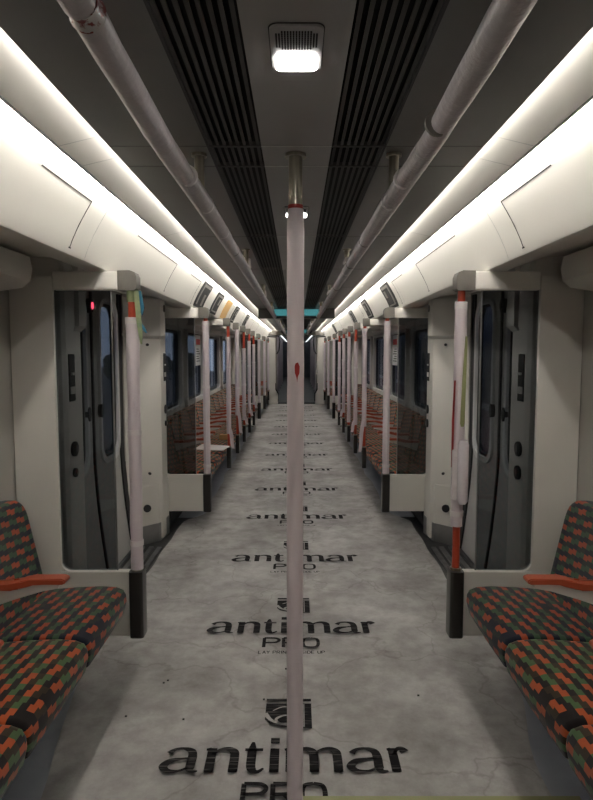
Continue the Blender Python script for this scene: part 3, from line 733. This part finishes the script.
# ------------------------------------------------------------ seats
def seat_meshes(w, material, fx=0):
    """cushion and backrest meshes for the left side (s=-1) and right side, origin at seat centre on the floor line X=0"""
    out = {}
    for s in (-1, 1):
        prof = [(1.20, .345), (.86, .345), (.785, .352), (.757, .368), (.746, .395), (.748, .425), (.760, .447), (.79, .459), (.85, .464), (.95, .460), (1.08, .450), (1.20, .442)]
        prof = [(x, z+.016 if z > .39 else z-.006) for x, z in prof]
        prof = [(x+fx*max(0, (1.2-x)/.46), z+.006) for x, z in prof]
        arc = [0]
        for a, b in zip(prof, prof[1:]): arc.append(arc[-1] + math.hypot(a[0]-b[0], a[1]-b[1]))
        c = (1.0, .405)
        bm = bmesh.new(); uvl = bm.loops.layers.uv.new('UVMap'); rows = []; uvs = []
        st = [(-w/2+.001, .016), (-w/2+.003, .007), (-w/2+.009, .002), (-w/2+.02, 0), (0, -.002), (w/2-.02, 0), (w/2-.009, .002), (w/2-.003, .007), (w/2-.001, .016)]
        for y, ins in st:
            row = []; ur = []
            for i, (x, z) in enumerate(prof):
                p0 = prof[max(i-1, 0)]; p1 = prof[min(i+1, len(prof)-1)]; tx, tz = p1[0]-p0[0], p1[1]-p0[1]; l = math.hypot(tx, tz)
                nx, nz = -tz/l, tx/l       # outward for this winding
                if i in (0, len(prof)-1): nx = 0
                row.append(bm.verts.new((s*(x + nx*ins*-1*-1 if False else s and (x - nx*ins)), y, z - nz*ins)) if False else bm.verts.new((s*(x + nx*ins), y, z + nz*ins)))
                ur.append((y*1.0, arc[i]))
            rows.append(row); uvs.append(ur)
        # check inset direction: the mid top point must be lower on inset rows
        if rows[0][8].co.z > rows[3][8].co.z:
            for (y, ins), row in zip(st, rows):
                for i, (x, z) in enumerate(prof):
                    p0 = prof[max(i-1, 0)]; p1 = prof[min(i+1, len(prof)-1)]; tx, tz = p1[0]-p0[0], p1[1]-p0[1]; l = math.hypot(tx, tz)
                    nx, nz = (-tz/l, tx/l) if i not in (0, len(prof)-1) else (0, tx/l)
                    row[i].co = Vector((s*(x - nx*ins), y, z - nz*ins))
        for j in range(len(rows)-1):
            for i in range(len(prof)):
                k = (i+1) % len(prof)
                f = bm.faces.new([rows[j][i], rows[j][k], rows[j+1][k], rows[j+1][i]])
                for lp, uvv in zip(f.loops, (uvs[j][i], uvs[j][k], uvs[j+1][k], uvs[j+1][i])): lp[uvl].uv = uvv
        for j in (0, -1):
            f = bm.faces.new(rows[j])
            for lp in f.loops: lp[uvl].uv = (lp.vert.co.z*1.0, lp.vert.co.x)
        bmesh.ops.recalc_face_normals(bm, faces=bm.faces[:])
        me = bpy.data.meshes.new('cushion'); bm.to_mesh(me); bm.free(); me.materials.append(M[material])
        for p in me.polygons: p.use_smooth = True
        # backrest: lofted rounded outlines, leaning back
        bm = bmesh.new(); uvl = bm.loops.layers.uv.new('UVMap'); rings = []
        for dx, ins in ((.0, .035), (-.004, .022), (.004, .008), (.018, .0), (.06, .0), (.085, .004)):
            o = rrect(-w/2+.004+ins, w/2-.004-ins, .445+ins*.3, .882-ins, .03, 5, radii=(.02, .02, .075-ins*.5, .075-ins*.5))
            rings.append([bm.verts.new((s*(1.09 + dx + (.10*((z-.445)/.42))*.9), y, z)) for y, z in o])
        def addf(vs):
            f = bm.faces.new(vs)
            for lp in f.loops: lp[uvl].uv = (lp.vert.co.y, lp.vert.co.z + abs(lp.vert.co.x)*.6)
        for a, b in zip(rings, rings[1:]):
            for i in range(len(a)): addf([a[i], a[(i+1) % len(a)], b[(i+1) % len(a)], b[i]])
        addf(rings[0][::-1]); addf(rings[-1])
        bmesh.ops.recalc_face_normals(bm, faces=bm.faces[:])
        mb_ = bpy.data.meshes.new('backrest'); bm.to_mesh(mb_); bm.free(); mb_.materials.append(M[material])
        for p in mb_.polygons: p.use_smooth = True
        mb_.set_sharp_from_angle(angle=math.radians(60))
        # pan under the cushion
        q = MB(); q.prism([(s*1.24, .30), (s*.90, .315), (s*.80, .342), (s*.86, .344), (s*1.24, .344)], 'y', -w/2+.01, w/2-.01)
        bmesh.ops.recalc_face_normals(q.bm, faces=q.bm.faces[:]); mp_ = bpy.data.meshes.new('seat_pan'); q.bm.to_mesh(mp_); q.bm.free(); mp_.materials.append(M['seatbase'])
        out[s] = (me, mb_, mp_)
    return out
SM = {'moq': seat_meshes(.478, 'moq', .014), 'moqnavy': seat_meshes(.486, 'moqnavy')}
SMn = seat_meshes(.487, 'moq')
def seat(s, y, kind, label, group, meshes=None):
    r = empty('seat', (0, y, 0), label, 'seat', group); r.name = 'train_seat'
    for me, nm in zip((meshes or SM[kind])[s], ('cushion', 'backrest', 'seat_pan')):
        o = bpy.data.objects.new(nm, me); COL.objects.link(o); o.parent = r
armme = {}
def armrest(s, y, label, group):
    r = empty('armrest', (0, y, 0), label, 'armrest', group)
    if s not in armme:
        top = [(1.20, .666), (1.01, .668), (.985, .672), (.955, .685), (.93, .689), (.830, .689), (.8195, .693), (.817, .700), (.8205, .707), (.832, .711), (.94, .709), (.97, .704), (1.0, .691), (1.02, .687), (1.20, .685)]
        mb = MB(); mb.prism([(s*x, z) for x, z in top], 'y', -.027, .027)
        bmesh.ops.bevel(mb.bm, geom=[e for e in mb.bm.edges if abs(e.verts[0].co.y-e.verts[1].co.y) < 1e-6], offset=.004, segments=2, affect='EDGES')
        a = mb.build('arm_pad', 'arm', r, True)
        mb = MB(); mb.prism([(s*x, z) for x, z in [(1.20, .667), (1.01, .669), (.985, .673), (.955, .686), (.93, .689), (.84, .690), (.845, .675), (.90, .665), (1.0, .635), (1.10, .60), (1.20, .56)]], 'y', -.022, .022)
        b = mb.build('arm_bracket', 'armbody', r, True); armme[s] = (a.data, b.data)
    else:
        for me, nm in zip(armme[s], ('arm_pad', 'arm_bracket')):
            o = bpy.data.objects.new(nm, me); COL.objects.link(o); o.parent = r
for s in (-1, 1):
    for i, yc in enumerate((2.33, 1.84, 1.35, .86)):
        lab = '%s seat on the near %s, %s' % ('navy-ground patterned' if i == 0 else 'brown-ground patterned', SD[s], ('right beside the nearest glass screen', 'second from the nearest glass screen', 'third from the nearest glass screen', 'fourth from the nearest glass screen')[i])
        seat(s, yc, 'moqnavy' if i == 0 else 'moq', lab, 'near patterned seats', None if i == 0 else SMn)
    for i, yb in enumerate((2.085, 1.595, 1.105)):
        armrest(s, yb, 'orange-topped armrest on the near %s, %s from the nearest glass screen' % (SD[s], ORD[i]), 'near armrests')
    for i in range(14):
        seat(s, (SY[i]+SY[i+1])/2, 'moq', 'patterned seat in the long %s-hand row, %s one past the second glass screen' % (SD[s], ORD[i]), 'long row of patterned seats')
        if i: armrest(s, SY[i], 'orange armrest in the long %s-hand row, %s one past the second glass screen' % (SD[s], ORD[i-1]), 'long row of armrests')
    for i in range(6):
        seat(s, 14.4 + i*.48, 'moq', 'patterned seat in the farthest bay on the %s, %s beyond the far doors' % (SD[s], ORD[i]), 'farthest patterned seats')
        if i: armrest(s, 14.16 + i*.48, 'armrest in the farthest bay on the %s, %s beyond the far doors' % (SD[s], ORD[i-1]), 'farthest armrests')

# ------------------------------------------------------------ ceiling hand rails
stubs = [-.2, 1.88, 3.58, 5.45, 7.3]
def rail(s, y0, y1, sts, label, near):
    X, Z, R = s*.304, 2.0, .0245
    r = empty('ceiling_handrail', (X, y0, Z), label, 'handrail', 'ceiling handrails')
    rnd = random.Random(int(y0*10)+s)
    gap = 1.085 if (near and s < 0) else None
    cuts = [y0] + ([.9, .93] if gap else []) + [y1]
    MB().tube([(X, y0, Z), (X, y1, Z)], .0125, 20).build('rail', 'steel', r, True)
    segs = [(y0, .885, .0255), (.912, 1.93, .0268), (1.93, y1, .026)] if gap else [(y0, 1.5, .0268), (1.5, y1, .0262)]
    for a, b, R in segs:
        k = max(4, int((b-a)*9)); pts = []; rad = []
        for i in range(k+1):
            pts.append((X + s*.012*max(0, 1-abs(a+(b-a)*i/k-1.45)/.6) + rnd.uniform(-.0012, .0012), a+(b-a)*i/k, Z+rnd.uniform(-.0012, .0012))); rad.append(R*(1+rnd.uniform(-.04, .05)))
        MB().tube(pts, rad, 20).build('foam_wrap', 'railwrap', r, True)
    js = [1.72, 2.05, 2.5, 2.95, 3.35, 3.7, 4.3, 5.1, 5.9, 6.8, 7.6] if s < 0 else [1.33, 1.75, 2.0, 2.7, 3.4, 3.7, 4.6, 5.3, 6.2, 7.1]
    for y in js:
        if y0 < y < y1: MB().tube([(X, y-.006, Z), (X, y+.006, Z)], R*1.09, 20).build('tape_band', 'foam_tape' if rnd.random() > .4 else 'cap', r, True)
    if gap:
        mb = MB(); mb.tube([(X, .882, Z), (X, .899, Z), (X, .915, Z)], [R*.98, R*.86, R*1.08], 20); mb.build('torn_tape', 'torn', r, True)
    for y in sts:
        b = MB().cyl(X-s*.008, y, Z+.005, CZ, .0155).build('bracket', 'steel', r, True)
        MB().cyl(X-s*.008, y, CZ-.008, CZ, .024).build('flange', 'steel', b, True)
        if y > 2: 
            MB().tube([(X-.03, y-.03, Z+.02), (X-.01, y-.01, Z+.055), (X+.022, y+.01, Z+.05), (X+.03, y+.05, Z+.01)], [.006, .012, .012, .005], 8).build('tape_knot', 'foam_tape', b, True)
    reloc(r)
for s in (-1, 1):
    rail(s, -2.2, 8.3, stubs, 'long wrapped ceiling handrail on the %s running to the teal display' % SD[s], True)
    rail(s, 8.75, 16.9, [9.6, 11.6, 13.6, 15.6], 'far wrapped ceiling handrail on the %s beyond the teal display' % SD[s], False)

# ------------------------------------------------------------ centre pole
r = empty('centre_pole', (-.002, 1.88, 0), 'floor-to-ceiling pole in white-lilac wrap standing in the middle of the aisle', 'pole')
px = -.003
MB().cyl(px, 1.88, 0.02, CZ, .0215, 28).build('steel_pole', 'steel', r, True)
MB().cyl(px, 1.88, CZ-.010, CZ-.001, .033, 28).build('ceiling_flange', 'steel', r, True)
MB().cyl(px, 1.88, 1.944, 1.957, .0235, 28).build('red_band', 'red', r, True)
rnd = random.Random(2); pts = []; rad = []
for i in range(31):
    z = .022 + (1.945-.022)*i/30; pts.append((px+rnd.uniform(-.0006, .0006) + (-.002 if z < 1.2 else 0), 1.88, z)); rad.append(.0262*(1+rnd.uniform(-.02, .02)))
rad[-1] = .0245
wp = MB().tube(pts, rad, 28).build('plastic_wrap', 'wrap', r, True)
mb = MB(); rings = []
P = [(-.004, 1.475), (.004, 1.478), (.009, 1.465), (.008, 1.445), (.003, 1.432), (.001, 1.415), (-.001, 1.43), (-.006, 1.445), (-.007, 1.465)]
mb.prism([(px+.004+a, z) for a, z in P], 'y', 1.8525, 1.858); mb.build('red_tear', 'red', wp)
reloc(r)

# ------------------------------------------------------------ loose things
r = MB(); r.loft([[(-1.08, 6.22, .489), (-.76, 6.15, .490), (-.72, 6.42, .492), (-1.04, 6.56, .490)], [(-1.08, 6.22, .494), (-.76, 6.15, .496), (-.72, 6.42, .498), (-1.04, 6.56, .496)]])
tag(r.build('card_sheet', 'card'), 'flat white card sheet lying on a seat of the left long row', 'card sheet')
r = MB(); r.box(-.90, -.80, 6.92, 7.0, .488, .55, .01); tag(r.build('cardboard_scrap', 'kraft'), 'small tan cardboard piece on a seat behind the white card sheet', 'cardboard')
for s in (-1, 1):
    r = empty('window_notice', (s*1.255, 7.6, 1.35), 'white notice with a red heading on the %s window past the second screen' % SD[s], 'notice', 'notices on the windows')
    MB().box(s*1.244, s*1.246, 7.42, 7.80, 1.34, 1.72).build('sheet', 'paperlabel', r)
    mb = MB(); mb.box(s*1.242, s*1.2436, 7.46, 7.76, 1.60, 1.67); mb.build('red_heading', 'noticered', r)
    mb = MB()
    for i in range(6): mb.box(s*1.242, s*1.2436, 7.47, 7.74-(i % 3)*.05, 1.39+i*.03, 1.40+i*.03)
    mb.build('text_lines', 'seam', r)
    reloc(r)
MB_ = MB(); MB_.loft([[(-1.285, 2.55, .865), (-1.298, 2.44, .89), (-1.2985, 2.44, .93), (-1.285, 2.56, .90)], [(-1.29, 2.55, .865), (-1.2995, 2.44, .89), (-1.2995, 2.44, .93), (-1.29, 2.56, .90)]])
tag(MB_.build('tape_scrap', 'bluetape'), 'small scrap of blue tape on the left wall above the navy seat', 'tape')

# ------------------------------------------------------------ gangway and next car
r = empty('gangway_portal', (0, YE, 0), 'pale curved portal casing round the gangway at the end of the aisle', 'portal')
for s in (-1, 1):
    pts = [(.80, .02), (.54, .02), (.53, .30), (.60, .42), (.60, .60), (.60, 1.90), (.80, 1.92)]
    mb = MB(); mb.prism([(s*x, z) for x, z in pts], 'y', YE-.22, YE-.001); mb.build('side_casing', 'white', r)
    mb = MB(); mb.prism([(s*x, z) for x, z in [(.535, .10), (.515, .10), (.505, .33), (.585, .47), (.585, .62), (.605, .62), (.605, .44), (.53, .31)]], 'y', YE-.26, YE-.18); mb.build('black_edging', 'tubing', r)
    mb = MB(); mb.tube([(s*.86, YE-.3, 1.93), (s*.62, YE-.3, 1.97), (s*.50, YE-.3, 1.95), (s*.47, YE-.3, 1.80), (s*.50, YE-.3, 1.55), (s*.56, YE-.26, 1.45)], .016, 10); mb.build('cable_loop', 'tubing', r, True)
MB().box(-.8, .8, YE-.22, YE-.001, 1.985, 2.10).build('head_casing', 'cap', r)
reloc(r)
r = empty('gangway_bellows', (0, YE+.8, 0), 'dark rubber gangway tunnel between the two cars', 'gangway')
mb = MB(); rings = []
for i in range(17):
    y = YE+.13 + i*.09; e = .03 if i % 2 else 0
    rings.append([(-.62-e, y, -.02), (-.62-e, y, 2.02+e), (.62+e, y, 2.02+e), (.62+e, y, -.02)])
mb.loft(rings, cap=False); mb.build('bellows', 'bellows', r)
MB().box(-.6, .6, YE+.13, YE+1.6, -.02, .035).build('bridge_plate', 'gangfloor', r)
reloc(r)
YN = YE+1.65; YL = 36
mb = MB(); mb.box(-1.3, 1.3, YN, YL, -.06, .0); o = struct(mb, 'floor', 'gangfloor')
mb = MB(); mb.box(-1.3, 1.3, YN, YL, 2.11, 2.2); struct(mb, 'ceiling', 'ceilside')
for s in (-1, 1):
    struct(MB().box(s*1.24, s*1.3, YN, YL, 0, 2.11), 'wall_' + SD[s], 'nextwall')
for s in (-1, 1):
    struct(MB().box(s*.55, s*.58, YN+.2, YL, 2.09, 2.109), 'trim_%d' % n, 'addedglow'); n += 1  # glowing strips added only to brighten the next car
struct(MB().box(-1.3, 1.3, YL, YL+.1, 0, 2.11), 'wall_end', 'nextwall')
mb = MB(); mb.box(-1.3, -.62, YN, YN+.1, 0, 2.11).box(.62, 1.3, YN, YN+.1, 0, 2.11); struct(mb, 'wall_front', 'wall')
for s in (-1, 1):
    for i in range(6):
        y = 20.2+i*1.9
        r = empty('grab_pole', (s*.7, y, 0), 'wrapped pole in the next car on the %s, %s beyond the gangway' % (SD[s], ORD[i]), 'grab pole', 'poles in the next car')
        MB().cyl(s*.7, y, .0, 2.11, .03, 10).build('plastic_wrap', 'wrap', r, True)
        MB().box(s*.74, s*1.24, y-.03, y+.03, .28, 1.75).build('partition', 'nextwall', r)
        reloc(r)
for i, y in enumerate((21, 26, 31)):
    r = empty('ceiling_lamp', (0, y, 2.11), 'ceiling lamp of the next car, %s beyond the gangway' % ORD[i], 'ceiling lamp', 'lamps in the next car')
    MB().box(-.08, .08, y-.1, y+.1, 2.085, 2.109, .01).build('lamp_diffuser', 'lamp', r); reloc(r)

# ------------------------------------------------------------ outside
struct(MB().box(-60, 60, -20, 80, -1.15, -1.05), 'ground', 'ground')
r = empty('railway_track', (-3.6, 10, -1.05), 'dim railway track outside the left windows', 'track')
for x in (-4.4, -2.96): MB().box(x-.035, x+.035, -15, 60, -1.05, -.9).build('rail', 'railsteel', r)
mb = MB()
for i in range(80): mb.box(-4.9, -2.45, -10+i*.7, -9.75+i*.7, -1.05, -.98)
mb.build('sleepers', 'bark', r); reloc(r)
rt = random.Random(11)
for i in range(12):
    x, y = -11-rt.uniform(0, 3), 4+i*5.2; h = rt.uniform(2.4, 3.6)
    r = empty('tree', (x, y, -1.05), 'dark tree silhouette outside the left windows, %s of the row' % ORD[i], 'tree', 'trees outside the left windows')
    MB().tube([(x, y, -1.05), (x+.1, y, h*.3), (x, y, h*.6)], [.16, .12, .06], 8).build('trunk', 'bark', r, True)
    b = bmesh.new(); 
    for q in range(5):
        bb = bmesh.new(); bmesh.ops.create_icosphere(bb, subdivisions=3, radius=1)
        ox, oy, oz, rr = rt.uniform(-1, 1), rt.uniform(-1, 1), h*.25+rt.uniform(-1.4, -.1), rt.uniform(.6, 1.1)
        mbq = {}
        for v in bb.verts:
            dd = 1+.35*noise.noise(v.co*2.3+Vector((q, i, 0)))+.2*noise.noise(v.co*7)
            mbq[v] = b.verts.new(v.co*rr*dd+Vector((x+ox, y+oy, oz)))
        for f in bb.faces: b.faces.new([mbq[v] for v in f.verts])
        bb.free()
    m_ = MB(); m_.bm.free(); m_.bm = b; m_.build('crown', 'leaf', r)
    reloc(r)
r = empty('neighbouring_train', (3.6, 12, -1.05), 'dark train with white band and magenta lower side standing outside the right windows', 'train')
MB().box(3.3, 5.9, -6, 40, .60, 2.55, .06).build('upper_body', 'trainblue', r)
MB().box(3.28, 5.9, -6, 40, .50, .60).build('white_band', 'trainwhite', r)
MB().box(3.3, 5.9, -6, 40, -.75, .50).build('lower_body', 'trainmagenta', r)
for i in range(14): MB().box(3.285, 3.30, -4+i*3, -2.2+i*3, 1.05, 1.95).build('window', 'black', r)
for i in range(8):
    for q in (0, 1): MB().tube([(3.5, -2+i*5+q*2, -.6), (3.75, -2+i*5+q*2, -.6)], .42, 20).build('wheel', 'tubing', r, True)
reloc(r)
